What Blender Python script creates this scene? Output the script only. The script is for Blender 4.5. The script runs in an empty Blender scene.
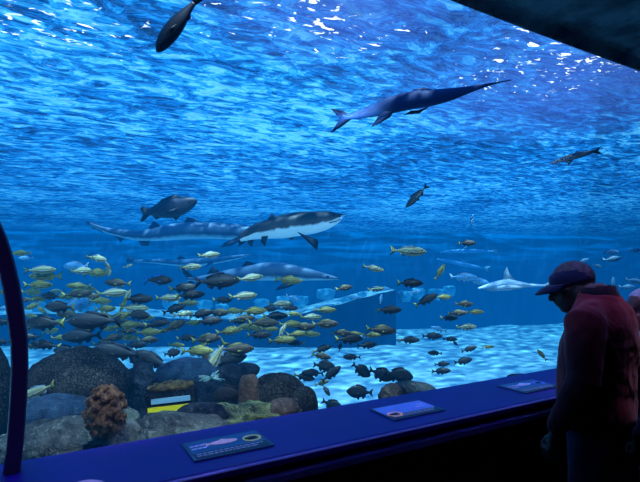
import bpy, bmesh, math, random
from mathutils import Vector, Matrix, noise, Euler
R = math.radians
scn = bpy.context.scene
C = scn.collection
scn.view_settings.view_transform = 'Standard'
scn.view_settings.look = 'None'
try:
    scn.cycles.volume_bounces = 0
    scn.cycles.transparent_max_bounces = 16
except Exception: pass

# ---------------------------------------------------------------- camera frame (window runs along world X, tank is +Y)
CAMZ = 1.6; F = 480.0; HY = 265.0
FW = Vector((0.5, 0.8660254, 0)); RT = Vector((0.8660254, -0.5, 0)); UP = Vector((0, 0, 1))
def at(px, py, d): return Vector((0, 0, CAMZ)) + FW*d + RT*((px-320)/F*d) + UP*((HY-py)/F*d)
cd = bpy.data.cameras.new('camera'); cam = bpy.data.objects.new('camera', cd); C.objects.link(cam)
cam.location = (0, 0, CAMZ); cam.rotation_euler = (R(90), 0, R(-30))
cd.lens = 27; cd.sensor_width = 36; cd.shift_y = 24/640; cd.clip_end = 200; cd.clip_start = 0.02
scn.camera = cam

# ---------------------------------------------------------------- materials
class NT:
    def __init__(s, name):
        s.m = bpy.data.materials.new(name); s.m.use_nodes = True; s.t = s.m.node_tree; s.t.nodes.clear()
        s.out = s.t.nodes.new('ShaderNodeOutputMaterial')
    def n(s, typ, **kw):
        nd = s.t.nodes.new('ShaderNode'+typ)
        for k, v in kw.items():
            if k.startswith('_'): setattr(nd, k[1:], v)
        for k, v in kw.items():
            if k.startswith('_'): continue
            key = int(k[1:]) if k[0] == 'i' and k[1:].isdigit() else k.replace('__', ' ')
            if isinstance(v, bpy.types.NodeSocket): s.t.links.new(v, nd.inputs[key])
            else: nd.inputs[key].default_value = v
        return nd
    def math(s, op, a, b=0.0, c=0.0, clamp=False):
        nd = s.t.nodes.new('ShaderNodeMath'); nd.operation = op; nd.use_clamp = clamp
        for i, v in enumerate((a, b, c)):
            if isinstance(v, bpy.types.NodeSocket): s.t.links.new(v, nd.inputs[i])
            else: nd.inputs[i].default_value = v
        return nd.outputs[0]
    def ramp(s, fac, stops, interp='LINEAR'):
        nd = s.t.nodes.new('ShaderNodeValToRGB'); cr = nd.color_ramp; cr.interpolation = interp
        while len(cr.elements) < len(stops): cr.elements.new(0.5)
        for e, (p, c) in zip(cr.elements, stops):
            e.position = p; e.color = (c[0], c[1], c[2], 1) if hasattr(c, '__len__') else (c, c, c, 1)
        s.t.links.new(fac, nd.inputs[0]); return nd.outputs[0]
    def mix(s, fac, a, b, blend='MIX'):
        nd = s.t.nodes.new('ShaderNodeMix'); nd.data_type = 'RGBA'; nd.blend_type = blend
        for i, v in ((0, fac), (6, a), (7, b)):
            if isinstance(v, bpy.types.NodeSocket): s.t.links.new(v, nd.inputs[i])
            else: nd.inputs[i].default_value = v if i == 0 else (v[0], v[1], v[2], 1)
        return nd.outputs[2]
    def surf(s, sock): s.t.links.new(sock, s.out.inputs[0]); return s.m
    def obj(s): return s.n('TexCoord').outputs['Object']
    def noise(s, vec, scale, detail=3, rough=0.55, dist=0.0):
        return s.n('TexNoise', Vector=vec, Scale=scale, Detail=detail, Roughness=rough, Distortion=dist).outputs[0]
    def map(s, vec, sc=(1, 1, 1), rot=(0, 0, 0)): return s.n('Mapping', Vector=vec, Scale=sc, Rotation=rot).outputs[0]

def bsdf_mat(name, col, col2=None, scale=8, rough=0.6, bump=0.0, bscale=20, vor=False, spec=0.3, metal=0, emit=None):
    t = NT(name); v = t.obj()
    if col2 is None: col2 = tuple(c*0.6 for c in col)
    f = t.noise(v, scale, 4)
    c = t.ramp(f, [(0.35, col), (0.65, col2)])
    b = t.n('BsdfPrincipled', **{'Base Color': c, 'Roughness': rough, 'Specular IOR Level': spec, 'Metallic': metal})
    if emit:
        b.inputs['Emission Color'].default_value = (*emit, 1); b.inputs['Emission Strength'].default_value = 1
    if bump:
        if vor:
            h = t.n('TexVoronoi', Vector=t.n('VectorMath', _operation='ADD', i0=v, i1=t.n('TexNoise', Vector=v, Scale=bscale*0.4).outputs[1]).outputs[0], Scale=bscale).outputs[0]
        else: h = t.noise(v, bscale, 6, 0.65)
        bn = t.n('Bump', Strength=1.0, Distance=bump, Height=h)
        t.t.links.new(bn.outputs[0], b.inputs['Normal'])
    return t.surf(b.outputs[0])

def fish_mat(name, back, flank, belly, stripe=None, nst=5, rough=0.45, pat=0.0, bl=(0.18, 0.45, 0.8)):
    """colour by the body's own v coordinate (0 belly, 1 back) stored on the mesh"""
    t = NT(name); a = t.n('Attribute', _attribute_name='fuv'); s = t.n('SeparateColor', Color=a.outputs['Color'])
    u, v = s.outputs[0], s.outputs[1]
    nz = t.noise(t.obj(), 9, 3)
    v2 = t.math('ADD', v, t.math('MULTIPLY', t.math('SUBTRACT', nz, 0.5), 0.25))
    c = t.ramp(v2, [(bl[0], belly), (bl[1], flank), (bl[2], back)])
    if stripe:
        w = t.math('SINE', t.math('MULTIPLY', v, nst*6.283))
        c = t.mix(t.math('MULTIPLY', t.math('GREATER_THAN', w, 0.35), 0.75), c, stripe)
    if pat: c = t.mix(t.math('MULTIPLY', t.math('GREATER_THAN', t.noise(t.obj(), 30, 2), 0.56), pat), c, (0.01, 0.012, 0.014))
    b = t.n('BsdfPrincipled', **{'Base Color': c, 'Roughness': rough, 'Specular IOR Level': 0.3})
    return t.surf(b.outputs[0])

def sand_mat():
    t = NT('pale_rippled_sand'); v = t.obj()
    n1 = t.noise(t.map(v, (0.35, 0.35, 1)), 1, 3)
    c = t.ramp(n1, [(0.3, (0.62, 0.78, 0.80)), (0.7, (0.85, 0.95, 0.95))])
    h = t.math('ADD', t.noise(t.map(v, (0.35, 1.6, 1), (0, 0, R(30))), 1.3, 2, 0.5, 0.6), t.math('MULTIPLY', t.noise(v, 18, 4), 0.1))
    bn = t.n('Bump', Strength=1, Distance=0.16, Height=h)
    b = t.n('BsdfPrincipled', **{'Base Color': c, 'Roughness': 0.9, 'Specular IOR Level': 0.1, 'Normal': bn.outputs[0]})
    return t.surf(b.outputs[0])

def surface_mat():
    """rippled underside of the water: light through it painted as emission, sharper where ripples focus it; part transparent, so the sun draws caustics"""
    t = NT('rippled_water_surface'); v = t.obj()
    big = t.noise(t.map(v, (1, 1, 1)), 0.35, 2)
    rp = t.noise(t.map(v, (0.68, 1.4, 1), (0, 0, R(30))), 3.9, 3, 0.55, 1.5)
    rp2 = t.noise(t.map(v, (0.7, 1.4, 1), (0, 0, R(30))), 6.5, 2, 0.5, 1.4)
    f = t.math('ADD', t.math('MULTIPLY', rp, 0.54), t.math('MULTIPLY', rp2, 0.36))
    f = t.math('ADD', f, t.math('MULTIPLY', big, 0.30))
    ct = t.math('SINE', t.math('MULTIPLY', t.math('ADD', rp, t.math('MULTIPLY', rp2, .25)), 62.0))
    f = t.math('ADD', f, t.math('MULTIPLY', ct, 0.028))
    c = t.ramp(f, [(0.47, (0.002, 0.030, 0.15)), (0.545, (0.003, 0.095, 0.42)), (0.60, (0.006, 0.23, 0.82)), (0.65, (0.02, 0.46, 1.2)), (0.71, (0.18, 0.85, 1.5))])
    # violet light painted into the emission on the near right side and near centre
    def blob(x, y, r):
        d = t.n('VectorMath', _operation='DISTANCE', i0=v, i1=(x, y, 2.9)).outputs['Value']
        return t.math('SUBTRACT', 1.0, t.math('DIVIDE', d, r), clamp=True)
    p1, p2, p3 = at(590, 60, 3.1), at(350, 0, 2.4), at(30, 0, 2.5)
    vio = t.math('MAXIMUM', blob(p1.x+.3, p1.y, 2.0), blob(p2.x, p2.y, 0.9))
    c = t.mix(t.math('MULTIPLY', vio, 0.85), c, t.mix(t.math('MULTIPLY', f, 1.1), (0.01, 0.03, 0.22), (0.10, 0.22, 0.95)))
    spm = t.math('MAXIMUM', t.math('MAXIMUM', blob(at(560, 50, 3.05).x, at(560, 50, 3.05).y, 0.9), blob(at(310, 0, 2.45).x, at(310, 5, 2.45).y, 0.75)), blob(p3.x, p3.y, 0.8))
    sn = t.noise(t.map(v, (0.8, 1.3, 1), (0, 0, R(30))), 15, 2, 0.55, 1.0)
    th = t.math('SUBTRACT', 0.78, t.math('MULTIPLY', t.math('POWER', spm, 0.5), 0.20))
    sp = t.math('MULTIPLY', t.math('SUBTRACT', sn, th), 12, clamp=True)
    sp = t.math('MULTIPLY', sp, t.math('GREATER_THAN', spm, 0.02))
    c = t.mix(sp, c, (2.0, 2.3, 2.5))  # white lamp glints painted into the emission
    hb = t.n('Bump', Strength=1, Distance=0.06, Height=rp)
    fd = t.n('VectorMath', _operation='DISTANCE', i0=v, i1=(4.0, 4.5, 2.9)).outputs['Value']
    fade = t.ramp(t.math('DIVIDE', fd, 22.0), [(0.0, 1.0), (0.18, 0.92), (0.55, 0.50), (0.9, 0.22)])  # painted falloff of light toward the far end
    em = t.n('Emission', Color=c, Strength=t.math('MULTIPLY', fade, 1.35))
    gl = t.n('BsdfGlossy', Color=(0.6, 0.8, 1, 1), Roughness=0.08, Normal=hb.outputs[0])
    ad = t.n('MixShader', Fac=0.22, i1=em.outputs[0], i2=gl.outputs[0])
    caus = t.ramp(rp, [(0.46, 0.0), (0.60, 0.25), (0.70, 0.75)])
    tr = t.n('BsdfTransparent', Color=(0.9, 0.97, 1, 1))
    fac = t.math('MULTIPLY', caus, 0.55)
    mx = t.n('MixShader', Fac=fac, i1=ad.outputs[0], i2=tr.outputs[0])
    return t.surf(mx.outputs[0])

def water_mat():
    t = NT('blue_tank_water')
    ab = t.n('VolumeAbsorption', Color=(0.0, 0.60, 0.72, 1), Density=0.115)
    em = t.n('Emission', Color=(0.0, 0.0058, 0.0190, 1), Strength=1.0)  # glow in the volume stands in for scattered blue haze
    s = t.n('AddShader', i0=ab.outputs[0], i1=em.outputs[0])
    t.t.links.new(s.outputs[0], t.out.inputs[1]); return t.m

def acrylic_mat():
    t = NT('clear_acrylic')
    lw = t.n('LayerWeight', Blend=0.15)
    f = t.math('ADD', t.math('MULTIPLY', lw.outputs['Fresnel'], 0.25), 0.01)
    m = t.n('MixShader', Fac=f, i1=t.n('BsdfTransparent', Color=(0.97, 0.98, 1, 1)).outputs[0], i2=t.n('BsdfGlossy', Roughness=0.03, Color=(0.8, 0.85, 1, 1)).outputs[0])
    return t.surf(m.outputs[0])

def cloth_mat(name, col, col2, scale=60):
    t = NT(name); v = t.obj(); n = t.noise(v, 3, 3)
    c = t.ramp(n, [(0.3, col), (0.7, col2)])
    h = t.math('ADD', t.noise(v, 7, 2, 0.5, 0.8), t.math('MULTIPLY', t.noise(v, scale*4, 2), 0.05))
    bn = t.n('Bump', Strength=0.7, Distance=0.03, Height=h)
    b = t.n('BsdfPrincipled', **{'Base Color': c, 'Roughness': 0.8, 'Specular IOR Level': 0.15, 'Sheen Weight': 0.15, 'Normal': bn.outputs[0]})
    return t.surf(b.outputs[0])

# ---------------------------------------------------------------- mesh helpers
def mk(name, bm, mat, parent=None, smooth=True, recalc=True):
    if recalc: bmesh.ops.recalc_face_normals(bm, faces=bm.faces[:])
    me = bpy.data.meshes.new(name); bm.to_mesh(me); bm.free()
    if smooth:
        for p in me.polygons: p.use_smooth = True
    me.materials.append(mat)
    o = bpy.data.objects.new(name, me); C.objects.link(o)
    if parent: o.parent = parent
    return o
def tag(o, label=None, cat=None, group=None, kind=None):
    if label: o['label'] = label
    if cat: o['category'] = cat
    if group: o['group'] = group
    if kind: o['kind'] = kind
    return o
def empty(name, loc=(0, 0, 0), rz=0):
    o = bpy.data.objects.new(name, None); C.objects.link(o); o.location = loc; o.rotation_euler = (0, 0, rz); o.empty_display_size = .1
    return o
def add_box(bm, c, s, M=None):
    r = bmesh.ops.create_cube(bm, size=1)
    for v in r['verts']:
        p = Vector((v.co.x*s[0], v.co.y*s[1], v.co.z*s[2])) + Vector(c)
        v.co = M @ p if M else p
    return r['verts']
def profile(bm, pts, x0, x1, closed=True, nx=1):
    """extrude a (y,z) profile along X"""
    rows = [[bm.verts.new((x0+(x1-x0)*i/nx, y, z)) for (y, z) in pts] for i in range(nx+1)]
    n = len(pts)
    for i in range(nx):
        for k in range(n if closed else n-1):
            j = (k+1) % n
            bm.faces.new((rows[i][k], rows[i][j], rows[i+1][j], rows[i+1][k]))
    if closed:
        bm.faces.new(rows[0]); bm.faces.new(rows[-1][::-1])
def tube(bm, pts, rad, seg=10, M=None, sq=1.0):
    """rounded closed tube through pts; rad a number or list; sq flattens it sideways"""
    pts = [Vector(p) for p in pts]
    if not hasattr(rad, '__len__'): rad = [rad]*len(pts)
    P, Q = [], []
    d0 = (pts[1]-pts[0]).normalized(); d1 = (pts[-1]-pts[-2]).normalized()
    for k in (1.0, 0.75, 0.4): P.append(pts[0]-d0*rad[0]*k); Q.append(rad[0]*math.sqrt(max(1-k*k, 0.0004)))
    P += pts; Q += list(rad)
    for k in (0.4, 0.75, 1.0): P.append(pts[-1]+d1*rad[-1]*k); Q.append(rad[-1]*math.sqrt(max(1-k*k, 0.0004)))
    rings = []; side = None
    for i, p in enumerate(P):
        t = (P[min(i+1, len(P)-1)]-P[max(i-1, 0)]).normalized()
        if side is None:
            ref = Vector((0, 0, 1)) if abs(t.z) < 0.9 else Vector((1, 0, 0))
            side = t.cross(ref).normalized()
        side = (side - t*side.dot(t)).normalized(); up = side.cross(t)
        ring = []
        for k in range(seg):
            a = 2*math.pi*k/seg
            co = p + side*math.cos(a)*Q[i]*sq + up*math.sin(a)*Q[i]
            ring.append(bm.verts.new(M @ co if M else co))
        rings.append(ring)
    for a, b in zip(rings, rings[1:]):
        for k in range(seg):
            j = (k+1) % seg; bm.faces.new((a[k], a[j], b[j], b[k]))
    bm.faces.new(rings[0]); bm.faces.new(rings[-1][::-1])
def ell(bm, c, r, M=None, sub=3, rot=None):
    res = bmesh.ops.create_icosphere(bm, subdivisions=sub, radius=1)
    for v in res['verts']:
        p = Vector((v.co.x*r[0], v.co.y*r[1], v.co.z*r[2]))
        if rot: p = Euler(rot).to_matrix() @ p
        p += Vector(c); v.co = M @ p if M else p
    return res['verts']
def sections(bm, rows, seg=24, M=None, power=2.0):
    """loft of horizontal super-ellipses: rows (x, y, z, rx, ry)"""
    rings = []
    for (x, y, z, rx, ry) in rows:
        ring = []
        for k in range(seg):
            a = 2*math.pi*k/seg; c, s = math.cos(a), math.sin(a)
            co = Vector((x+rx*math.copysign(abs(c)**(2/power), c), y+ry*math.copysign(abs(s)**(2/power), s), z))
            ring.append(bm.verts.new(M @ co if M else co))
        rings.append(ring)
    for a, b in zip(rings, rings[1:]):
        for k in range(seg):
            j = (k+1) % seg; bm.faces.new((a[k], a[j], b[j], b[k]))
    bm.faces.new(rings[0]); bm.faces.new(rings[-1][::-1])
def remeshed(name, bm, mat, parent, voxel, smooth=4, disp=None):
    bmesh.ops.recalc_face_normals(bm, faces=bm.faces[:])
    me = bpy.data.meshes.new('tmp'); bm.to_mesh(me); bm.free()
    o = bpy.data.objects.new('tmp', me); C.objects.link(o)
    m = o.modifiers.new('r', 'REMESH'); m.mode = 'VOXEL'; m.voxel_size = voxel
    s = o.modifiers.new('s', 'SMOOTH'); s.iterations = smooth; s.factor = 0.5
    dg = bpy.context.evaluated_depsgraph_get(); dg.update()
    me2 = bpy.data.meshes.new_from_object(o.evaluated_get(dg)); me2.name = name
    bpy.data.objects.remove(o); bpy.data.meshes.remove(me)
    if disp:
        for v, n in zip(me2.vertices, [Vector(v.normal) for v in me2.vertices]): v.co += n*disp(v.co)
    for p in me2.polygons: p.use_smooth = True
    me2.materials.clear(); me2.materials.append(mat)
    r = bpy.data.objects.new(name, me2); C.objects.link(r); r.parent = parent
    return r

# ================================================================ THE ROOM
M_dark = bsdf_mat('near_black_painted_wall', (0.004, 0.005, 0.010), rough=0.7)
M_floor = bsdf_mat('dark_carpet', (0.006, 0.007, 0.012), (0.003, 0.004, 0.007), 30, 0.95, 0.004, 200)
M_ceil = bsdf_mat('dark_rockwork', (0.12, 0.30, 0.40), (0.02, 0.07, 0.11), 5.0, 0.85, 0.05, 7)
M_sill = bsdf_mat('deep_blue_laminate', (0.045, 0.004, 0.34), (0.035, 0.003, 0.26), 3, 0.45, spec=0.25)
M_face = bsdf_mat('black_panel', (0.003, 0.003, 0.006), rough=0.6)
M_rail = bsdf_mat('dark_blue_rail', (0.05, 0.07, 0.22), rough=0.35)
M_mull = bsdf_mat('dark_indigo_frame', (0.014, 0.010, 0.070), (0.008, 0.006, 0.04), 2, 0.4, emit=(.0015, .0010, .009))  # faint indigo emission lifts the frame, which is no lamp
X0, X1 = -3.0, 7.0
# window section: upright from the sill, then curving overhead toward the viewer
PROF = [(1.97, .86), (1.985, 1.2), (1.985, 1.6), (1.95, 1.9), (1.86, 2.2), (1.70, 2.46), (1.50, 2.63), (1.36, 2.70)]
def prof_y(z):
    for (a, b) in zip(PROF, PROF[1:]):
        if a[1] <= z <= b[1]: return a[0]+(b[0]-a[0])*(z-a[1])/(b[1]-a[1])
    return PROF[-1][0] if z > 2 else PROF[0][0]

bm = bmesh.new(); add_box(bm, (2, -1.2, -.05), (10, 6.3, .1)); tag(mk('floor', bm, M_floor, smooth=False), kind='structure')
# ceiling: rocky soffit ending at the top of the acrylic, edge gently bowed and lumpy
bm = bmesh.new(); gx, gy = 120, 60; vs = []
for i in range(gx+1):
    row = []
    for j in range(gy+1):
        x = X0+(X1-X0)*i/gx; t_ = j/gy
        edge = 1.42 - 0.035*(x-2.0)**2*0.25
        y = edge - t_**1.5*5.7
        z = 2.70 + 0.02 + 0.06*noise.noise(Vector((x*1.3, y*1.3, 0)))*min(1, t_*8) - 0.05*math.exp(-((t_-0.0)/0.03)**2)
        row.append(bm.verts.new((x, y, z)))
    vs.append(row)
for i in range(gx):
    for j in range(gy): bm.faces.new((vs[i][j], vs[i+1][j], vs[i+1][j+1], vs[i][j+1]))
o = mk('ceiling', bm, M_ceil); m = o.modifiers.new('s', 'SOLIDIFY'); m.thickness = 0.25; m.offset = 1
tag(o, kind='structure')
for (nm, c, s) in (('wall_rear', (2, -4.3, 1.4), (10, .1, 2.9)), ('wall_left', (X0-.05, -1.2, 1.4), (.1, 6.3, 2.9)), ('wall_right', (X1+.05, -1.2, 1.4), (.1, 6.3, 2.9))):
    bm = bmesh.new(); add_box(bm, c, s); tag(mk(nm, bm, M_dark, smooth=False), kind='structure')
# low wall under the window and its sill
bm = bmesh.new(); profile(bm, [(1.66, 0), (1.66, .83), (2.05, .83), (2.05, 0)], X0, X1); tag(mk('wall_front', bm, M_face, smooth=False), kind='structure')
bm = bmesh.new(); profile(bm, [(2.02, .842), (2.02, .90), (1.605, .90), (1.592, .895), (1.588, .885), (1.592, .868), (1.61, .862), (1.66, .842)], X0, X1)
tag(mk('trim_1', bm, M_sill, smooth=False), kind='structure')
bm = bmesh.new(); profile(bm, [(1.5915, .8985), (1.5875, .8945), (1.5880, .890), (1.592, .895)], X0, X1); tag(mk('trim_highlight', bm, bsdf_mat('painted_lip_highlight', (.25, .28, .9), rough=.3, emit=(.01, .02, .10)), smooth=False), kind='structure')  # lip highlight painted as a pale, faintly glowing strip
bm = bmesh.new(); profile(bm, [(1.66, .842), (1.60, .836), (1.585, .830), (1.585, .806), (1.60, .800), (1.66, .800)], X0, X1)
tag(mk('trim_2', bm, M_rail, smooth=False), kind='structure')
# acrylic
bm = bmesh.new(); profile(bm, PROF, X0, X1, closed=False, nx=1)
o = mk('window_1', bm, acrylic_mat()); tag(o, kind='structure')
# curved frame between two panes, an arch springing from the sill
ctr = [(12, 472), (15.5, 440), (18.5, 400), (20, 370), (19.5, 340), (15.5, 310), (11.5, 285), (6, 262), (-1, 240), (-12, 215), (-30, 185), (-60, 150), (-100, 118)]
pts = []
for px, py in ctr:
    z = 1.6; p = None
    for _ in range(12):
        yy = prof_y(z) - 0.02
        d = yy/(FW.y + RT.y*(px-320)/F); z = CAMZ + (HY-py)/F*d
    pts.append(at(px, py, d))
bm = bmesh.new(); rings = []
for i, p in enumerate(pts):
    t_ = (pts[min(i+1, len(pts)-1)]-pts[max(i-1, 0)]).normalized(); n_ = Vector((0, -1, 0)); s_ = t_.cross(n_).normalized(); n_ = s_.cross(t_)
    w = 0.0255
    cs = [(-w, -.02), (-w, .035), (-w*.7, .047), (w*.7, .047), (w, .035), (w, -.02)]
    rings.append([bm.verts.new(p + s_*a + n_*-b*-1) for a, b in cs])
for a, b in zip(rings, rings[1:]):
    for k in range(6): bm.faces.new((a[k], a[(k+1) % 6], b[(k+1) % 6], b[k]))
bm.faces.new(rings[0]); bm.faces.new(rings[-1][::-1])
tag(mk('trim_3', bm, M_mull), kind='structure')

# ---------------------------------------------------------------- species placards on the sill
M_board = bsdf_mat('placard_print_blue', (0.02, 0.07, 0.30), (0.03, 0.12, 0.36), 14, 0.3, spec=0.5)
M_edge = bsdf_mat('placard_grey_edge', (0.10, 0.16, 0.30), rough=0.4)
M_dband = bsdf_mat('placard_dark_band', (0.006, 0.014, 0.06), rough=0.3)
M_txt = bsdf_mat('pale_print', (0.35, 0.45, 0.95), (0.30, 0.4, 0.85), rough=0.5, emit=(.08,.10,.25))  # this and the colour prints below glow slightly to look brighter
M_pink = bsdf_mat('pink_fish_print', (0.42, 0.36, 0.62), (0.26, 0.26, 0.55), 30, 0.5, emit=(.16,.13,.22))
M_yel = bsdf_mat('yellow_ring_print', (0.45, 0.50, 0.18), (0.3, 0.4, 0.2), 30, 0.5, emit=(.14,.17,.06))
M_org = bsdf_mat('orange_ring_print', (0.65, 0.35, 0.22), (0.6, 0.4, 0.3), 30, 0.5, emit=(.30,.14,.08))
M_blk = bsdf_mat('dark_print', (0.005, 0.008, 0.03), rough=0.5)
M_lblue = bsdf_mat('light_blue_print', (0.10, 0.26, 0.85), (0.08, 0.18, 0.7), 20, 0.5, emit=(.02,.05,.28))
def flat_poly(bm, pts, z, th=0.0012):
    a = [bm.verts.new((x, y, z+th)) for x, y in pts]; b = [bm.verts.new((x, y, z)) for x, y in pts]
    bm.faces.new(a); bm.faces.new(b[::-1]); n = len(pts)
    for k in range(n): bm.faces.new((a[k], b[k], b[(k+1) % n], a[(k+1) % n]))
def oval(cx, cy, rx, ry, n=24, rot=0):
    return [(cx+rx*math.cos(a)*math.cos(rot)-ry*math.sin(a)*math.sin(rot), cy+rx*math.cos(a)*math.sin(rot)+ry*math.sin(a)*math.cos(rot)) for a in [2*math.pi*k/n for k in range(n)]]
def placard(x, label, flip, ringmat, fishmat, bg):
    o = empty('placard', (x, 1.79, .9)); tag(o, label, 'sign', 'species placards on the sill'); W, H = .155, .095
    bm = bmesh.new(); add_box(bm, (0, 0, .003), (2*W, 2*H, .006)); mk('board', bm, M_edge, o, False)
    bm = bmesh.new(); add_box(bm, (0, .012, .0065), (2*W-.02, 2*H-.045, .001)); mk('picture_panel', bm, bg, o, False)
    bm = bmesh.new(); add_box(bm, (0, -.060, .0067), (2*W-.02, .050, .001)); mk('text_panel', bm, M_dband, o, False)
    s = -1 if flip else 1
    bm = bmesh.new(); c = (-.005*s, .030)
    body = oval(c[0], c[1], .055, .020); flat_poly(bm, body, .007)
    flat_poly(bm, [(c[0]-s*.05, c[1]), (c[0]-s*.078, c[1]+.018), (c[0]-s*.070, c[1]), (c[0]-s*.078, c[1]-.018)], .0072)
    flat_poly(bm, [(c[0]-.02, c[1]+.018), (c[0]+.0, c[1]+.033), (c[0]+.025, c[1]+.015)], .0072); mk('fish_picture', bm, fishmat, o, False)
    bm = bmesh.new(); rc = (.105*s, .012 if not flip else -.035)
    a = oval(*rc, .038, .034); b = oval(*rc, .028, .024); n = len(a)
    va = [bm.verts.new((p[0], p[1], .0085)) for p in a]; vb = [bm.verts.new((p[0], p[1], .0085)) for p in b]
    for k in range(n): bm.faces.new((va[k], va[(k+1) % n], vb[(k+1) % n], vb[k]))
    mk('ring_emblem', bm, ringmat, o, False)
    bm = bmesh.new(); flat_poly(bm, oval(rc[0], rc[1], .022, .010, rot=.3), .009); flat_poly(bm, [(rc[0]-.018, rc[1]), (rc[0]-.03, rc[1]+.01), (rc[0]-.03, rc[1]-.012)], .009); mk('emblem_fish', bm, M_blk, o, False)
    bm = bmesh.new(); rnd = random.Random(int(x*100))
    for r_ in range(2):                                     # rows of small print, too small to read
        xx = -.135
        while xx < .12 - .02*r_:
            w = rnd.uniform(.008, .022)
            add_box(bm, (xx+w/2, -.048-.018*r_, .0078), (w, .0045, .0006)); xx += w+.005
    mk('small_text', bm, M_txt, o, False); bm = bmesh.new()
    for r_ in range(2):
        xx = -.138*s if s > 0 else .06
        for _ in range(3):
            w = rnd.uniform(.012, .022); add_box(bm, (xx+w/2, .035-.028*r_, .0078), (w, .010, .0006)); xx += w+.004
    mk('title_text', bm, M_txt, o, False)
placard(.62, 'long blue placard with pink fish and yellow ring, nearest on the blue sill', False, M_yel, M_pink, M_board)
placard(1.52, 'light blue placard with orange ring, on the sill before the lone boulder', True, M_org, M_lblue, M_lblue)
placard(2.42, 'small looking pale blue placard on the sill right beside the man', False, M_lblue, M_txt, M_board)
# unidentified pale shape, invented as a cover on the sill, bottom edge
M_lav = bsdf_mat('pale_lavender_glow', (0.45, 0.38, 0.62), (0.35, 0.30, 0.55), 6, 0.4, emit=(.10,.07,.16))  # small emission keeps the made-up disc bright
pc = at(84, 490.5, .7*F/(490.5-HY))
o = empty('sill_standin', (pc.x, pc.y, .9)); tag(o, 'made-up pale lavender disc on the blue sill at the bottom left', 'cap')
bm = bmesh.new(); sections(bm, [(0, 0, 0, .062, .062), (0, 0, .006, .061, .061), (0, 0, .012, .05, .05), (0, 0, .015, .03, .03), (0, 0, .016, .004, .004)], 32); mk('disc', bm, M_lav, o)
bm = bmesh.new(); sections(bm, [(0, 0, 0, .07, .07), (0, 0, .003, .069, .069), (0, 0, .004, .062, .062)], 32); mk('rim', bm, M_edge, o)

# ================================================================ THE TANK SHELL
M_sand = sand_mat(); M_back = bsdf_mat('deep_blue_tank_wall', (0.002, 0.035, 0.12), (0.001, 0.022, 0.09), 0.5, 0.9, 0.2, 1.5)
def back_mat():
    t = NT('painted_dapple_tank_wall'); v = t.obj()
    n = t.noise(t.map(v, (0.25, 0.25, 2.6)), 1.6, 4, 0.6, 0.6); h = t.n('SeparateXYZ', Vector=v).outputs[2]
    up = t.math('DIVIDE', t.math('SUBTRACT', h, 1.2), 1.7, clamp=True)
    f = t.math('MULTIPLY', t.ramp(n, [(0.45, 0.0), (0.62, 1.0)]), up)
    c = t.mix(f, (0.0, 0.045, 0.11), (0.0, 0.30, 0.80))  # caustic streaks and blue wall glow painted as emission
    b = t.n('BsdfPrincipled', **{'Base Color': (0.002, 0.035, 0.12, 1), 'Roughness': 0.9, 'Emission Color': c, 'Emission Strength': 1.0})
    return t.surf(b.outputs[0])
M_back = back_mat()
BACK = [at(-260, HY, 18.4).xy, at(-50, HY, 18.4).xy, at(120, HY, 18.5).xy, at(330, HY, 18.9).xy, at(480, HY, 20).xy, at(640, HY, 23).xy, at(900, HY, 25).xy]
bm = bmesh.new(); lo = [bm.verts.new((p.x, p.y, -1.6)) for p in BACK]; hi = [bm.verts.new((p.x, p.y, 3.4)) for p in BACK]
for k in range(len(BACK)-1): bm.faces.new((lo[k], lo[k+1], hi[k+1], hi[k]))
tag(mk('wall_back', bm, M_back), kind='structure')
# sandy bottom
bm = bmesh.new(); NX, NY = 130, 90; g = []
for i in range(NX+1):
    row = []
    for j in range(NY+1):
        x = -7+36*i/NX; y = 1.99+24*(j/NY)
        z = -1.0 + 0.10*noise.noise(Vector((x*.5, y*.5, 3))) + .04*noise.noise(Vector((x*1.7, y*1.9, 7)))
        row.append(bm.verts.new((x, y, z)))
    g.append(row)
for i in range(NX):
    for j in range(NY): bm.faces.new((g[i][j], g[i+1][j], g[i+1][j+1], g[i][j+1]))
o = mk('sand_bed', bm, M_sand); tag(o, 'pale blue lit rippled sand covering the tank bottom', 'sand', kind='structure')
bm = bmesh.new(); profile(bm, [(1.98, -1.3), (1.98, .86), (2.0, .86), (2.0, -1.3)], -7, 12); tag(mk('wall_tank_side', bm, M_dark, smooth=False), kind='structure')
# water surface (under side seen from below), real swell
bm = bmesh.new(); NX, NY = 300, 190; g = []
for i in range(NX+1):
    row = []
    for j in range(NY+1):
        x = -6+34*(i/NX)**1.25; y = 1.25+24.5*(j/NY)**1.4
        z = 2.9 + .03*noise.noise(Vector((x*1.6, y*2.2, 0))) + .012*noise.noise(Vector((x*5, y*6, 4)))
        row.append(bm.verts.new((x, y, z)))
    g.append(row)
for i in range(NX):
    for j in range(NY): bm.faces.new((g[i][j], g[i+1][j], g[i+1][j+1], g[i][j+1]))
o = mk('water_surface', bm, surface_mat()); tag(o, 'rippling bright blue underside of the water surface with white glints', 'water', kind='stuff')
# body of water
bm = bmesh.new(); profile(bm, [(y+.02, z) for y, z in PROF] + [(1.36, 3.1), (27, 3.1), (27, -1.5), (1.99, -1.5)], -7.5, 30)
o = mk('tank_water', bm, water_mat(), smooth=False); tag(o, 'clear blue water filling the tank behind the window', 'water', kind='stuff')

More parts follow.
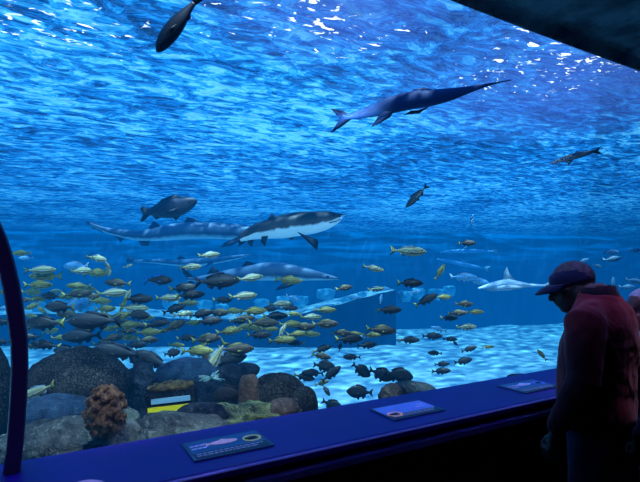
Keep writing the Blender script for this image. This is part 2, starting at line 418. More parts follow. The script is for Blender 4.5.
# ================================================================ ROCKS
M_rk_brown = bsdf_mat('brown_brain_coral', (0.055, 0.055, 0.060), (0.016, 0.018, 0.026), 5, 0.9, 0.05, 34, vor=True)
M_rk_grey = bsdf_mat('grey_reef_rock', (0.10, 0.12, 0.13), (0.03, 0.042, 0.055), 7, 0.9, 0.06, 12)
M_rk_blue = bsdf_mat('blue_grey_rock', (0.018, 0.05, 0.12), (0.010, 0.024, 0.06), 6, 0.9, 0.04, 14)
M_rk_dark = bsdf_mat('dark_reef_rock', (0.012, 0.022, 0.045), (0.005, 0.009, 0.02), 8, 0.9, 0.05, 14)
M_rk_pale = bsdf_mat('pale_encrusted_rock', (0.16, 0.20, 0.18), (0.05, 0.075, 0.075), 22, 0.9, 0.06, 25)
M_rk_rust = bsdf_mat('rust_tinted_rock', (0.13, 0.085, 0.07), (0.05, 0.05, 0.055), 9, 0.9, 0.04, 18)
M_coral = bsdf_mat('tan_bushy_coral', (0.26, 0.16, 0.10), (0.10, 0.06, 0.04), 24, 0.85, 0.02, 60)
M_rub = bsdf_mat('yellow_green_rubble', (0.20, 0.24, 0.13), (0.05, 0.08, 0.07), 30, 0.9, 0.05, 30)
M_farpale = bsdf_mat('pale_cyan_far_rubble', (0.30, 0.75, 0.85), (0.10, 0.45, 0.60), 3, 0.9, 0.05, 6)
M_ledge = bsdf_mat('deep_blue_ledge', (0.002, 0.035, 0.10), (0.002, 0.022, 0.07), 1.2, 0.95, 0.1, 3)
def reef_mat(name, c1, c2, c3, sc=30, cells=False, bump=.03):
    t = NT(name); v = t.obj()
    a = t.noise(v, sc*.22, 5, .65, .5); b_ = t.noise(v, sc, 4, .7)
    c = t.ramp(a, [(.38, c2), (.62, c1)]); c = t.mix(t.ramp(b_, [(.56, 0.0), (.70, .85)]), c, c3)
    if cells:
        q = t.n('VectorMath', _operation='ADD', i0=v, i1=t.n('VectorMath', _operation='SCALE', i0=t.n('TexNoise', Vector=v, Scale=sc*.5).outputs[1], Scale=.06).outputs[0]).outputs[0]
        vr = t.n('TexVoronoi', _feature='DISTANCE_TO_EDGE', Vector=q, Scale=sc*1.6).outputs['Distance']
        e = t.ramp(vr, [(0.03, 1.0), (0.16, 0.0)]); c = t.mix(t.math('MULTIPLY', e, .75), c, tuple(x*.22 for x in c2)); h = t.math('SUBTRACT', a, e)
    else: h = t.math('ADD', t.math('MULTIPLY', a, 1.5), t.math('MULTIPLY', b_, .8))
    bn = t.n('Bump', Strength=1, Distance=bump, Height=h)
    return t.surf(t.n('BsdfPrincipled', **{'Base Color': c, 'Roughness': .9, 'Specular IOR Level': .1, 'Normal': bn.outputs[0]}).outputs[0])
M_rk_brown = reef_mat('brown_brain_coral', (.055, .053, .052), (.026, .027, .032), (.09, .09, .08), 30, True, .02)
M_rk_grey = reef_mat('grey_reef_rock', (.11, .13, .13), (.035, .045, .055), (.26, .28, .25), 26, False, .05)
M_rk_blue = reef_mat('blue_grey_rock', (.022, .055, .11), (.012, .026, .06), (.05, .09, .13), 26, False, .04)
M_rk_dark = reef_mat('dark_reef_rock', (.022, .032, .055), (.006, .010, .02), (.05, .06, .07), 26, False, .05)
M_rk_pale = reef_mat('pale_encrusted_rock', (.20, .26, .22), (.06, .09, .09), (.40, .46, .38), 34, False, .04)
M_rk_rust = reef_mat('rust_tinted_rock', (.17, .11, .085), (.07, .06, .06), (.26, .20, .15), 34, False, .03)
M_rub = reef_mat('yellow_green_rubble', (.24, .28, .12), (.05, .08, .07), (.45, .45, .25), 34, False, .06)
def rock(name, label, px, py, d, wx, wy, mat, deep=0.8, seed=0, amp=.18, fr=1.6, cat='rock', sub=4, group=None, foot=0.0, square=0.0):
    """lumpy boulder: half sizes wx,wy in pixels at depth d; foot stretches the underside down to what carries it"""
    s = d/F; c = at(px, py, d); rx, rz = wx*s, wy*s; ry = rx*deep
    bm = bmesh.new(); r = bmesh.ops.create_icosphere(bm, subdivisions=sub, radius=1)
    for v in r['verts']:
        p = v.co.copy(); q = p*fr+Vector((seed*7.3, seed*3.1, seed))
        k = 1 + amp*noise.noise(q) + amp*.45*noise.noise(q*2.7) + amp*.2*noise.noise(q*6)
        if square: p = Vector([math.copysign(abs(a)**(1-square), a) for a in p])
        p *= k
        z = p.z*rz
        if p.z < 0 and foot: z = p.z*(rz+foot)
        v.co = (p.x*rx, p.y*ry, z)
    o = mk(name, bm, mat); o.location = c; o.rotation_euler = (0, 0, R(-30)); tag(o, label, cat, group)
    return o
# raised reef under the near rocks, hidden base that carries them
rock('reef_base', 'broad dark reef bank rising under the near boulders at left', 130, 455, 3.9, 260, 50, M_rk_dark, 0.45, 3, .12, foot=.9, sub=5)
rock('boulder', 'largest brown brain coral boulder, behind the tan bushy coral', 78, 385, 3.6, 49, 38, M_rk_brown, .8, 1, .07, foot=.25, sub=5)
rock('boulder', 'dark brown boulder at the far left edge beyond the curved frame', -18, 390, 3.3, 30, 46, M_rk_brown, .9, 2, .12, foot=.2)
rock('boulder', 'smooth blue grey rock slab left of the tan bushy coral', 62, 422, 2.9, 48, 27, M_rk_blue, .6, 4, .14, foot=.1)
rock('boulder', 'long grey green rock along the sill under the bushy coral', 74, 449, 2.6, 74, 30, M_rk_grey, .45, 5, .18, foot=.2, sub=5)
rock('boulder', 'pale green encrusted rock right behind the bushy coral', 118, 426, 2.9, 20, 24, M_rk_pale, .7, 6, .25, foot=.15)
rock('boulder', 'long dark flat rock right of the bushy coral under the yellow stripe', 180, 434, 2.85, 56, 21, M_rk_grey, .5, 7, .16, foot=.15, sub=5)
rock('boulder', 'smooth dark hump on the flat rock left of the rubble', 203, 415, 2.95, 28, 12, M_rk_dark, .6, 8, .08, foot=.1)
rock('rubble_bank', 'low bank of yellow green coral rubble below the round dark boulder', 252, 425, 3.0, 60, 19, M_rub, .5, 9, .35, 3.2, sub=5, foot=.1)
rock('boulder', 'rust tinted smooth boulder sitting on the coral rubble', 283, 409, 3.0, 17, 11, M_rk_rust, .8, 10, .08)
rock('boulder', 'large round dark boulder behind the rust tinted one', 277, 397, 3.5, 30, 24, M_rk_brown, .8, 11, .08, foot=.2)
rock('boulder', 'small round grey boulder at the right end of the reef', 304, 403, 3.35, 14, 17, M_rk_brown, .9, 12, .08, foot=.2)
rock('boulder', 'brown stump shaped rock standing left of the round dark boulder', 249, 390, 3.25, 10, 15, M_rk_rust, .8, 13, .12, square=.35, foot=.1)
rock('boulder', 'big dark blue domed rock above the black cave mouth', 190, 376, 3.9, 34, 19, M_rk_blue, .7, 14, .10)
rock('boulder', 'black hollow rock mass under the blue domed rock', 205, 397, 3.7, 36, 17, M_rk_dark, .6, 15, .14, foot=.2)
rock('boulder', 'jumbled dark rock between the brown boulder and the striped block', 140, 382, 3.8, 16, 20, M_rk_dark, .8, 16, .35, 2.4, foot=.2)
rock('boulder', 'dark oval rock just left of the round dark boulder, lower one', 232, 376, 3.8, 17, 12, M_rk_dark, .8, 17, .08, foot=.15)
rock('boulder', 'dark oval rock perched highest left of the round dark boulder', 247, 370, 3.9, 13, 7.5, M_rk_dark, .8, 18, .08)
rock('boulder', 'brown and grey lone boulder on the sand behind the middle placard', 410, 400, 3.6, 31, 19, M_rk_grey, .6, 19, .10, foot=.9)
rock('boulder', 'rust brown knob at the left end of the lone boulder', 393, 396, 3.45, 14, 13, M_rk_rust, .8, 20, .10, foot=.9)
rock('boulder', 'low dark rock just over the sill left of the last placard', 522, 379, 4.3, 16, 5, M_rk_dark, .7, 21, .12, foot=1.0)
# bushy coral: many blunt knobs on one mound
c0 = at(105, 412, 2.42); bm = bmesh.new(); rnd = random.Random(4); s = 2.42/F
ell(bm, (0, 0, -.01), (18*s, 15*s, 23*s))
for k in range(150):
    a = rnd.uniform(0, 2*math.pi); b = math.asin(rnd.uniform(-.9, 1)); n = Vector((math.cos(a)*math.cos(b), math.sin(a)*math.cos(b), math.sin(b)))
    p = Vector((n.x*20*s, n.y*16*s, n.z*25*s)); q = rnd.uniform(2.0, 3.8)*s
    ell(bm, p, (q, q, q*1.15), sub=1)
bmesh.ops.recalc_face_normals(bm, faces=bm.faces[:])
o = remeshed('bushy_coral', bm, M_coral, None, .0035, 1); o.location = c0; o.rotation_euler = (0, 0, R(-30)); tag(o, 'tan brown bushy coral with knobbly lobes among the left boulders', 'coral')
# block with painted stripes
M_gold = bsdf_mat('golden_crusted_stone', (0.16, 0.12, 0.04), (0.03, 0.03, 0.03), 30, 0.9, 0.03, 30)
M_ystr = bsdf_mat('yellow_paint', (0.85, 0.85, 0.02), (0.7, 0.72, 0.02), 6, 0.6, emit=(.10, .12, .0))  # both stripes get a faint glow besides their paint
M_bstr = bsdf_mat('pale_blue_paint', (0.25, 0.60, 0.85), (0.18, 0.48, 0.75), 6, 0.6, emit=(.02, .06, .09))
sd = 3.05; s = sd/F; o = empty('striped_block', at(171, 412, sd), R(-30)+R(6)); o.rotation_euler[1] = R(-5); tag(o, 'sunken dark block with a yellow and a pale blue stripe, beside the cave', 'block')
bm = bmesh.new(); add_box(bm, (0, .06, 10*s), (48*s, .12, 22*s)); bmesh.ops.bevel(bm, geom=bm.edges[:], offset=.008, segments=2); mk('block_body', bm, M_rk_dark, o, False)
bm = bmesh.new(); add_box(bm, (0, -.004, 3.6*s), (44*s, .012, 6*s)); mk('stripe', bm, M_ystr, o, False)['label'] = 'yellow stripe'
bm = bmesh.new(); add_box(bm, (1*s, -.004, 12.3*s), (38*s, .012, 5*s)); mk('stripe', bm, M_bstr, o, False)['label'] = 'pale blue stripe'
bm = bmesh.new(); r_ = ell(bm, (0, .06, 23*s), (23*s, .07, 5*s), sub=4)
for v in r_: v.co *= 1+.12*noise.noise(v.co*60)
mk('crust', bm, M_gold, o)['label'] = 'golden crusted top'
# anemone-like tuft
bm = bmesh.new(); rnd = random.Random(9); s = 3.6/F
for k in range(46):
    a = rnd.uniform(0, 6.28); l = rnd.uniform(6, 13)*s; e = rnd.uniform(.1, .9)
    d_ = Vector((math.cos(a)*1.2, math.sin(a)*.6, e)).normalized(); b = d_*l*.5+Vector((0, 0, .01))
    tube(bm, [(0, 0, 0), b, d_*l-Vector((0, 0, .004))], [1.1*s, .8*s, .5*s], 5)
M_ten = bsdf_mat('pale_green_tentacle', (0.30, 0.50, 0.48), (0.08, 0.2, 0.25), 20, 0.7)
o = mk('anemone', bm, M_ten); o.location = at(211, 381, 3.45); o.rotation_euler = (0, 0, R(-30)); tag(o, 'pale spiky anemone tuft on the dark rock above the cave', 'anemone')
# far ledge: long raised block with pale top
def ledge():
    d = 15.2; bm = bmesh.new(); N = 70
    rows = []
    for i in range(N+1):
        px = -140 + (396+140)*i/N
        ty = 318 - (px-290)*0.255 if px > 290 else 318 - 3*math.sin((px-290)*.02)
        ty = max(ty, 291) if px > 290 else max(306, min(ty, 322))
        ty += 1.3*noise.noise(Vector((px*.06, 0, 1)))
        dd = d + (0.4 if px > 380 else 0)
        bot = at(px, 345, dd); bot.z = -1.1; top = at(px, ty, dd)
        bt = top + FW*2.9; bt.z = top.z - .02; b2 = bt.copy(); b2.z = -1.1
        rows.append([bm.verts.new(q) for q in (bot, top*.5+bot*.5, top, top+FW*1.2+UP*.05*noise.noise(Vector((px*.1, 5, 1))), bt, b2)])
    for a, b in zip(rows, rows[1:]):
        for k in range(6): bm.faces.new((a[k], a[(k+1) % 6], b[(k+1) % 6], b[k]))
    bm.faces.new(rows[0]); bm.faces.new(rows[-1][::-1])
    tb = bmesh.new(); tv = [[tb.verts.new(r_[2].co + FW*(.2+2.6*j/8)*1.0 + UP*(.03+.05*noise.noise(Vector((i*.3, j*.9, 2))))) for j in range(9)] for i, r_ in enumerate(rows)]
    for a, b in zip(tv, tv[1:]):
        for k in range(8): tb.faces.new((a[k], b[k], b[k+1], a[k+1]))
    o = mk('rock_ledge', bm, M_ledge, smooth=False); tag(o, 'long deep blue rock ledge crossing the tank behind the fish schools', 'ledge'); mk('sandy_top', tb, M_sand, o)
ledge()
rnd = random.Random(21)
pr = [(205, 301, 10), (222, 305, 8), (262, 300, 9), (283, 297, 8), (300, 297, 11), (326, 290, 12), (349, 297, 9), (362, 293, 6), (405, 292, 9), (418, 289, 8), (436, 290, 10), (449, 287, 8), (170, 300, 9), (60, 300, 9), (38, 303, 8), (90, 303, 12)]
onm = ['first', 'second', 'third', 'fourth', 'fifth', 'sixth', 'seventh', 'eighth', 'ninth', 'tenth', 'eleventh', 'twelfth', 'thirteenth', 'fourteenth', 'fifteenth', 'sixteenth', 'seventeenth', 'eighteenth', 'nineteenth', 'twentieth']
pr.sort()
for k, (x, y, w) in enumerate(pr):
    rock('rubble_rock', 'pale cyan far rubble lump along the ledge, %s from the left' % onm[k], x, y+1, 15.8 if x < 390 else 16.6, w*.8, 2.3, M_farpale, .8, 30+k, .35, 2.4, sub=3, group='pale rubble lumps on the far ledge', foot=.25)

# ================================================================ FISH
FG = fish_mat('olive_yellow_fish', (0.24, 0.22, 0.07), (0.17, 0.15, 0.08), (0.14, 0.14, 0.10), stripe=(0.44, 0.42, 0.10), nst=4)
FS = fish_mat('silver_fish', (0.48, 0.48, 0.30), (0.20, 0.21, 0.16), (0.10, 0.12, 0.12), stripe=(0.62, 0.62, 0.30), nst=3)
FD = fish_mat('charcoal_fish', (0.035, 0.035, 0.035), (0.045, 0.038, 0.035), (0.020, 0.022, 0.03), pat=.4)
FT = fish_mat('slate_fish', (0.020, 0.028, 0.040), (0.032, 0.036, 0.045), (0.018, 0.022, 0.03))
FP = fish_mat('pale_blue_ghost_fish', (0.20, 0.50, 0.80), (0.10, 0.34, 0.62), (0.12, 0.40, 0.60))  # pale silhouettes and ghost reflections in the water, shaped as fish
FB = fish_mat('brownish_fish', (0.13, 0.095, 0.06), (0.09, 0.065, 0.05), (0.05, 0.045, 0.045))
M_yfin = bsdf_mat('yellow_fin', (0.36, 0.35, 0.08), (0.22, 0.23, 0.07), 20, 0.6)
M_dfin = bsdf_mat('dark_fin', (0.018, 0.02, 0.03), rough=0.6)
M_pfin = bsdf_mat('pale_fin', (0.30, 0.42, 0.50), (0.2, 0.32, 0.42), 20, 0.6)
M_bfin = bsdf_mat('blue_fin', (0.02, 0.18, 0.55), (0.02, 0.12, 0.45), 20, 0.6)
M_eye = bsdf_mat('black_eye', (0.004, 0.004, 0.005), rough=0.15, spec=0.6)
def loft(bm, st, seg=14):
    """st: (x, z, half height, half width) along X; writes fuv (u along the body, v belly to back)"""
    lay = bm.verts.layers.float_color.new('fuv'); rings = []; n = len(st)
    for i, (x, z, h, w) in enumerate(st):
        a = st[max(i-1, 0)]; b = st[min(i+1, n-1)]; t = Vector((b[0]-a[0], 0, b[1]-a[1])).normalized(); up = Vector((-t.z, 0, t.x))
        if up.z < 0: up = -up
        ring = []
        for k in range(seg):
            th = 2*math.pi*k/seg; s_ = math.sin(th)
            v = bm.verts.new(Vector((x, math.cos(th)*w, z)) + up*s_*h); v[lay] = (i/(n-1), .5+.5*s_, 0, 1); ring.append(v)
        rings.append(ring)
    for a, b in zip(rings, rings[1:]):
        for k in range(seg): bm.faces.new((a[k], a[(k+1) % seg], b[(k+1) % seg], b[k]))
    bm.faces.new(rings[0]); bm.faces.new(rings[-1][::-1])
def fin(bm, pts, th=.006, y=0.0, ty=0.0):
    """flat tapered fin from an outline (x,z); ty leans the outline out sideways"""
    z0 = pts[0][1]
    c = Vector((sum(p[0] for p in pts)/len(pts), 0, sum(p[1] for p in pts)/len(pts)))
    P = [Vector((p[0], y+ty*abs(p[1]-z0), p[1])) for p in pts]; cc = sum(P, Vector())/len(P)
    r = [bm.verts.new(p) for p in P]; a = bm.verts.new(cc+Vector((0, th, 0))); b = bm.verts.new(cc-Vector((0, th, 0)))
    n = len(P)
    for k in range(n):
        bm.faces.new((r[k], r[(k+1) % n], a)); bm.faces.new((r[(k+1) % n], r[k], b))
def make_fish(nm, H, W, mat, finmat, tailmat, fork=.14, bend=0.0, hump=0.0, deep=0.0):
    """unit long fish, nose at x=+.5; H,W half height / half width at the thickest"""
    prof = [(-.36, .16), (-.32, .20), (-.24, .34), (-.12, .62), (0, .88), (.12, 1.0), (.22, .98), (.32, .82), (.40, .58), (.46, .34), (.49, .16), (.50, .03)]
    zc = lambda x: bend*(x*x) + hump*H*max(0, (x+.1))
    st = [(x, zc(x), H*h, W*h**.8) for x, h in prof]
    bm = bmesh.new(); loft(bm, st); root = mk(nm, bm, mat)
    zt = zc(-.36)
    bm = bmesh.new(); fin(bm, [(-.335, zt+H*.16), (-.41, zt+fork*.62), (-.50, zt+fork), (-.455, zt+fork*.35), (-.44, zt), (-.455, zt-fork*.35), (-.50, zt-fork), (-.41, zt-fork*.62), (-.335, zt-H*.16)], .006); mk('tail_fin', bm, tailmat, root)
    bm = bmesh.new(); fin(bm, [(.20, zc(.2)+H*.92), (.14, zc(.1)+H*1.18+.005), (.02, zc(0)+H*1.16+.005), (-.12, zc(-.12)+H*.95), (-.24, zc(-.24)+H*.62), (-.22, zc(-.22)+H*.32), (0, H*.75+zc(0))], .006); mk('dorsal_fin', bm, finmat, root)
    bm = bmesh.new(); fin(bm, [(-.06, zc(0)-H*.70), (-.12, zc(-.1)-H*1.15), (-.22, zc(-.2)-H*.68), (-.22, zc(-.2)-H*.32)], .006); mk('anal_fin', bm, finmat, root)
    for s_ in (1, -1): bm = bmesh.new(); fin(bm, [(.18, -H*.15), (.06, -H*.10), (.01, -H*.5), (.12, -H*.38)], .003, y=s_*W*.93, ty=s_*.25); mk('pectoral_fin', bm, finmat, root)
    bm = bmesh.new(); fin(bm, [(.12, -H*.9), (.06, -H*1.30), (.0, -H*1.1), (.02, -H*.84)], .005); mk('pelvic_fin', bm, finmat, root)
    for s_ in (1, -1): bm = bmesh.new(); ell(bm, (.385, s_*W*.66, zc(.385)+H*.2), (.018, .010, .018), sub=2); mk('eye', bm, M_eye, root)
    return root
T = {
 'G': make_fish('grunt_fish', .132, .07, FG, M_yfin, M_yfin),
 'S': make_fish('silver_fish', .134, .07, FS, M_pfin, M_yfin),
 'D': make_fish('dark_fish', .15, .08, FD, M_dfin, M_yfin),
 'K': make_fish('dark_fish', .158, .085, FT, M_dfin, M_dfin),
 'B': make_fish('brown_fish', .15, .08, FB, M_yfin, M_yfin),
 'T': make_fish('surgeonfish', .235, .06, FT, M_dfin, M_dfin, fork=.17),
 'P': make_fish('ghost_fish', .14, .06, FP, M_pfin, M_pfin),
 'U': make_fish('blue_tailed_fish', .15, .075, FD, M_bfin, M_bfin, fork=.18),
 'N': make_fish('slender_fish', .115, .06, FT, M_dfin, M_dfin, fork=.12),
 'C': make_fish('silver_fish', .134, .07, FS, M_pfin, M_pfin, bend=-.55),
}
DESC = {'G': 'olive yellow striped fish', 'S': 'pale silver yellow fish', 'D': 'charcoal fish with yellow tail', 'K': 'dark fish', 'B': 'brown fish with yellow fins',
        'T': 'deep bodied slate surgeonfish', 'P': 'pale blue ghost fish', 'U': 'dark fish with blue tail', 'N': 'slender dark fish', 'C': 'curving pale silver fish'}
CATN = {'T': 'fish'}
# x, y, length px, heading (0 right, 180 left, + = nose up), kind, depth
L = [
(22,253,18,180,'G',4.6),(26,258,13,180,'P',5),(40,270,28,2,'S',4.2),(46,276,33,180,'G',4.6),(38,285,28,0,'G',4.4),(31,292,24,0,'G',4.8),(51,296,22,180,'D',4.5),(58,291,15,180,'S',5),
(96,258,23,-10,'S',4.4),(108,267,18,-78,'C',4.5),(76,266,28,180,'P',5),(81,271,25,2,'S',4.2),(96,273,27,2,'G',4.6),(128,266,9,20,'S',4.6),(158,280,30,0,'U',4.4),(118,283,24,175,'B',4.6),
(112,293,28,3,'S',4.3),(127,297,16,65,'S',4.2),(79,286,22,178,'G',5),(77,294,27,5,'B',4.6),(33,306,18,200,'G',4.4),(43,311,15,150,'G',4.6),(60,307,34,180,'D',4.2),(76,305,44,18,'P',5.6),
(95,321,50,180,'K',3.9),(45,323,42,180,'D',4.0),(82,336,40,183,'K',3.9),(100,301,23,0,'G',4.9),(105,309,24,5,'G',4.5),(92,297,20,0,'B',5),(123,306,15,70,'G',4.7),
(138,299,28,0,'D',4.4),(134,308,29,-2,'S',4.3),(137,315,28,0,'D',4.3),(128,325,24,5,'G',4.6),(126,331,20,0,'B',4.8),(156,324,22,5,'D',4.4),(148,332,26,3,'G',4.3),(148,340,20,0,'B',4.6),
(120,316,24,10,'G',4.8),(30,337,22,180,'D',4.4),(46,345,26,170,'D',4.2),(60,338,20,0,'G',4.6),(118,352,44,168,'K',3.8),(112,338,22,10,'B',4.5),(27,300,14,180,'B',4.8),(30,316,16,0,'G',4.8),
(66,350,28,185,'K',4.2),(70,315,22,175,'B',4.9),(28,327,20,180,'B',4.7),(135,345,22,0,'D',4.5),(112,328,20,190,'G',4.8),
(209,255,21,6,'S',4.4),(190,267,23,3,'S',4.2),(217,281,42,3,'K',4.3),(250,278,26,8,'S',4.8),(288,280,28,-3,'G',4.5),(183,288,26,5,'D',4.4),(190,295,28,4,'D',4.3),(168,298,26,0,'S',4.6),
(174,309,23,20,'K',4.4),(183,314,21,8,'S',4.2),(201,314,24,12,'D',4.4),(218,313,22,3,'B',4.6),(209,321,26,3,'D',4.3),(174,326,26,22,'B',4.4),(162,322,18,0,'D',4.8),(163,331,14,10,'G',4.8),
(229,331,26,8,'G',4.3),(206,339,30,8,'B',4.5),(197,351,34,2,'G',4.2),(236,349,34,0,'B',4.0),(216,358,38,241,'S',3.9),(206,358,30,282,'B',4.0),(226,360,40,10,'K',4.1),(172,353,16,10,'T',4.1),
(136,361,30,118,'K',4.0),(153,360,38,152,'K',3.9),(243,296,27,4,'S',4.2),(280,304,23,2,'S',4.4),(253,311,27,2,'G',4.5),(245,318,20,0,'B',4.8),(263,323,29,0,'B',4.4),(275,316,25,0,'D',4.7),
(259,335,24,0,'D',4.3),(282,340,27,3,'G',4.1),(282,331,17,60,'S',4.3),(303,327,24,0,'B',4.6),(290,324,22,0,'G',4.4),(297,334,21,4,'G',4.2),(270,329,18,0,'G',4.8),(244,327,20,5,'G',4.9),
(311,317,22,0,'S',4.5),(325,324,26,3,'B',4.4),(325,310,22,0,'G',4.6),(293,314,16,0,'G',5),(243,350,18,180,'B',4.5),(238,321,18,0,'D',4.8),
(373,268,21,-12,'S',4.4),(344,288,17,10,'B',4.8),(376,289,17,5,'S',4.8),(408,251,34,-3,'S',4.2),(389,310,24,2,'D',4.3),(410,283,25,0,'D',4.5),(467,243,17,0,'D',4.8),(440,272,17,62,'G',5),
(341,333,20,0,'B',4.5),(353,334,18,0,'G',4.6),(349,339,28,0,'D',4.3),(371,335,18,0,'G',4.4),(381,330,30,-4,'B',4.4),(367,345,20,3,'K',4.6),(340,347,10,80,'K',4.8),(362,337,12,180,'P',5),
(426,300,25,28,'D',4.8),(443,297,18,0,'G',5),(464,304,18,0,'B',5),(475,312,18,0,'G',5),(457,313,18,3,'B',5),(449,318,18,0,'D',5),(466,327,22,0,'S',5),(439,329,16,165,'P',6),
(432,336,19,3,'K',5),(409,340,21,0,'D',5),(450,339,14,0,'K',5.2),(455,343,8,-40,'K',5.3),(469,349,16,18,'K',5),(435,353,14,178,'K',5),(488,347,12,5,'G',5.4),(463,361,20,8,'K',5),
(442,364,15,5,'K',5),(441,371,19,3,'K',4.8),(542,355,14,130,'G',5),
(322,349,20,18,'D',4.6),(321,356,20,-10,'B',4.5),(352,357,18,178,'K',4.8),(324,366,22,-6,'T',4.5),(313,373,22,175,'K',4.3),(331,374,24,38,'K',4.3),(304,377,22,-15,'D',4.5),(322,383,15,20,'G',4.6),
(326,390,13,-55,'K',4.3),(332,405,22,-22,'T',3.9),(360,392,26,177,'T',4.0),(361,370,22,-35,'T',4.4),(381,374,25,-18,'T',4.3),(398,375,29,-8,'T',4.2),
(417,196,30,226,'N',5.5),(472,220,12,80,'P',6),(612,259,17,8,'P',5),(611,252,16,0,'P',6),(583,261,12,20,'P',6),(597,266,12,-10,'P',6),(613,283,12,85,'P',6),(636,250,14,0,'P',6),(634,281,18,-10,'P',6),
(354,297,13,0,'P',6.5),(293,298,15,-20,'P',6.5),(463,277,26,0,'P',7),(478,281,20,-10,'P',7),(381,299,10,80,'P',6),(415,292,14,10,'P',7),(627,287,16,0,'P',6.5),
(36,299,20,0,'G',5.1),(88,289,18,0,'G',5.3),(66,297,16,180,'G',5.3),(118,292,18,0,'D',5.2),(101,316,20,0,'B',5.2),(50,331,20,10,'G',5.1),(84,329,18,0,'G',5.3),(103,344,20,0,'D',4.9),(34,346,20,0,'B',4.9),(140,326,20,0,'D',5.0),(145,318,20,5,'G',5.2),
(120,322,22,0,'D',5.0),(60,322,18,190,'G',5.3),(128,338,22,5,'G',4.7),(188,303,20,0,'G',5.2),(192,323,18,0,'G',5.2),(222,300,20,0,'D',5.2),(232,311,20,0,'G',5.2),(186,338,20,5,'D',5.0),(176,345,18,0,'G',5.1),(268,309,18,0,'D',5.2),(252,328,22,0,'G',5.0),(289,308,18,0,'D',5.2),(310,334,20,0,'G',5.1),(296,343,18,180,'D',4.8),
(3,292,16,0,'G',4.4),(4,308,14,0,'P',4.8),(3,322,18,180,'K',4.2),(2,342,18,180,'K',4.4),
(38,391,36,202,'S',3.1),(230,394,32,183,'T',3.3),
]
def region(x, y):
    if x < 20: return 'seen left of the curved frame'
    if x < 75 and y < 300: return 'high beside the curved frame'
    if x < 75 and y < 330: return 'halfway up the curved frame'
    if x < 75: return 'low by the curved frame'
    if x < 150 and y < 290: return 'in the highest left school'
    if x < 150 and y < 315: return 'above the big brown boulder'
    if x < 150: return 'over the big brown boulder'
    if x < 236 and y < 303: return 'under the two dark sharks'
    if x < 236 and y < 335: return 'above the cave'
    if x < 255 and y > 335: return 'just over the cave rocks'
    if x < 310 and y < 345: return 'in the tight middle school'
    if x < 345 and y > 345: return 'over sand by the reef'
    if x < 345: return 'beyond the middle school'
    if x < 400 and y < 322: return 'in open water mid picture'
    if x < 400 and y < 350: return 'along the ledge foot'
    if x < 420 and y >= 350: return 'above the lone boulder'
    if x < 500 and y < 322: return 'in open water right'
    if x < 560: return 'over the far right sand'
    return 'beside the capped man'
def pose(o, x, y, l, ang, d, yaw):
    a = R(ang); c, s_ = math.cos(a), math.sin(a)
    X = (RT*c + UP*s_); flip = c < 0
    nrm = -FW                                              # toward the camera
    Z = X.cross(nrm); 
    if Z.z < 0 or (abs(c) < .05 and False): Z = -Z
    Y = Z.cross(X)
    M = Matrix((X, Y, Z)).transposed().to_4x4() @ Matrix.Rotation(yaw, 4, 'Z')
    k = l*d/F/math.cos(yaw)
    o.matrix_world = Matrix.Translation(at(x, y, d)) @ M @ Matrix.Scale(k, 4)
cells = {}
for i, f in enumerate(L):
    x, y, l, ang, k, d = f
    c = math.cos(R(ang)); s_ = math.sin(R(ang))
    face = 'nose up' if s_ > .8 else 'nose down' if s_ < -.8 else ('facing right' if c > 0 else 'facing left')
    cells.setdefault((DESC[k], face, region(x, y)), []).append(i)
lab = {}
for (ds, fc, rg), idx in cells.items():
    idx.sort(key=lambda i: L[i][0])
    for n_, i in enumerate(idx):
        if len(idx) == 1: lab[i] = '%s %s %s' % (ds, fc, rg)
        elif len(idx) == 2: lab[i] = '%s %s %s, %s of two' % (ds, fc, rg, ('left', 'right')[n_])
        else: lab[i] = '%s %s %s, %s from left' % (ds, fc, rg, onm[n_])
used = set(); rnd = random.Random(5)
for i, (x, y, l, ang, k, d) in enumerate(L):
    src = T[k]
    if k in used:
        o = src.copy(); C.objects.link(o)
        for ch in list(src.children):
            c = ch.copy(); C.objects.link(c); c.parent = o
    else: o = src; used.add(k)
    # depth jitter keeps neighbours apart
    pose(o, x, y, l*1.04, ang, d + rnd.uniform(-.15, .25), rnd.uniform(-.3, .3))
    tag(o, lab[i], 'fish', DESC[k]+' in the tank')

# ---------------------------------------------------------------- sharks and large fish, from their outlines
M_sh_dark = fish_mat('dark_shark_skin', (0.010, 0.018, 0.035), (0.022, 0.035, 0.055), (0.85, 0.95, 1.0), rough=.5, bl=(.34, .44, .8))
M_sh_blue = fish_mat('blue_grey_shark_skin', (0.10, 0.20, 0.34), (0.030, 0.075, 0.16), (0.30, 0.50, 0.62), rough=.5, bl=(.10, .30, .85))
M_sh_top = fish_mat('slate_blue_shark_skin', (0.006, 0.055, 0.22), (0.006, 0.045, 0.20), (0.01, 0.06, 0.24), rough=.6)
M_sh_pale = fish_mat('pale_ray_skin', (0.60, 0.75, 0.88), (0.40, 0.58, 0.75), (0.30, 0.50, 0.70), rough=.6)
M_big = fish_mat('dark_navy_fish_skin', (0.012, 0.022, 0.05), (0.008, 0.014, 0.035), (0.016, 0.03, 0.06), rough=.5)
M_fdark = bsdf_mat('dark_shark_fin', (0.012, 0.02, 0.04), rough=.6)
M_fblue = bsdf_mat('blue_shark_fin', (0.02, 0.05, 0.12), rough=.6)
M_fpale = bsdf_mat('pale_shark_fin', (0.45, 0.6, 0.75), rough=.6)
M_mouth = bsdf_mat('dark_mouth', (0.004, 0.006, 0.012), rough=.8)
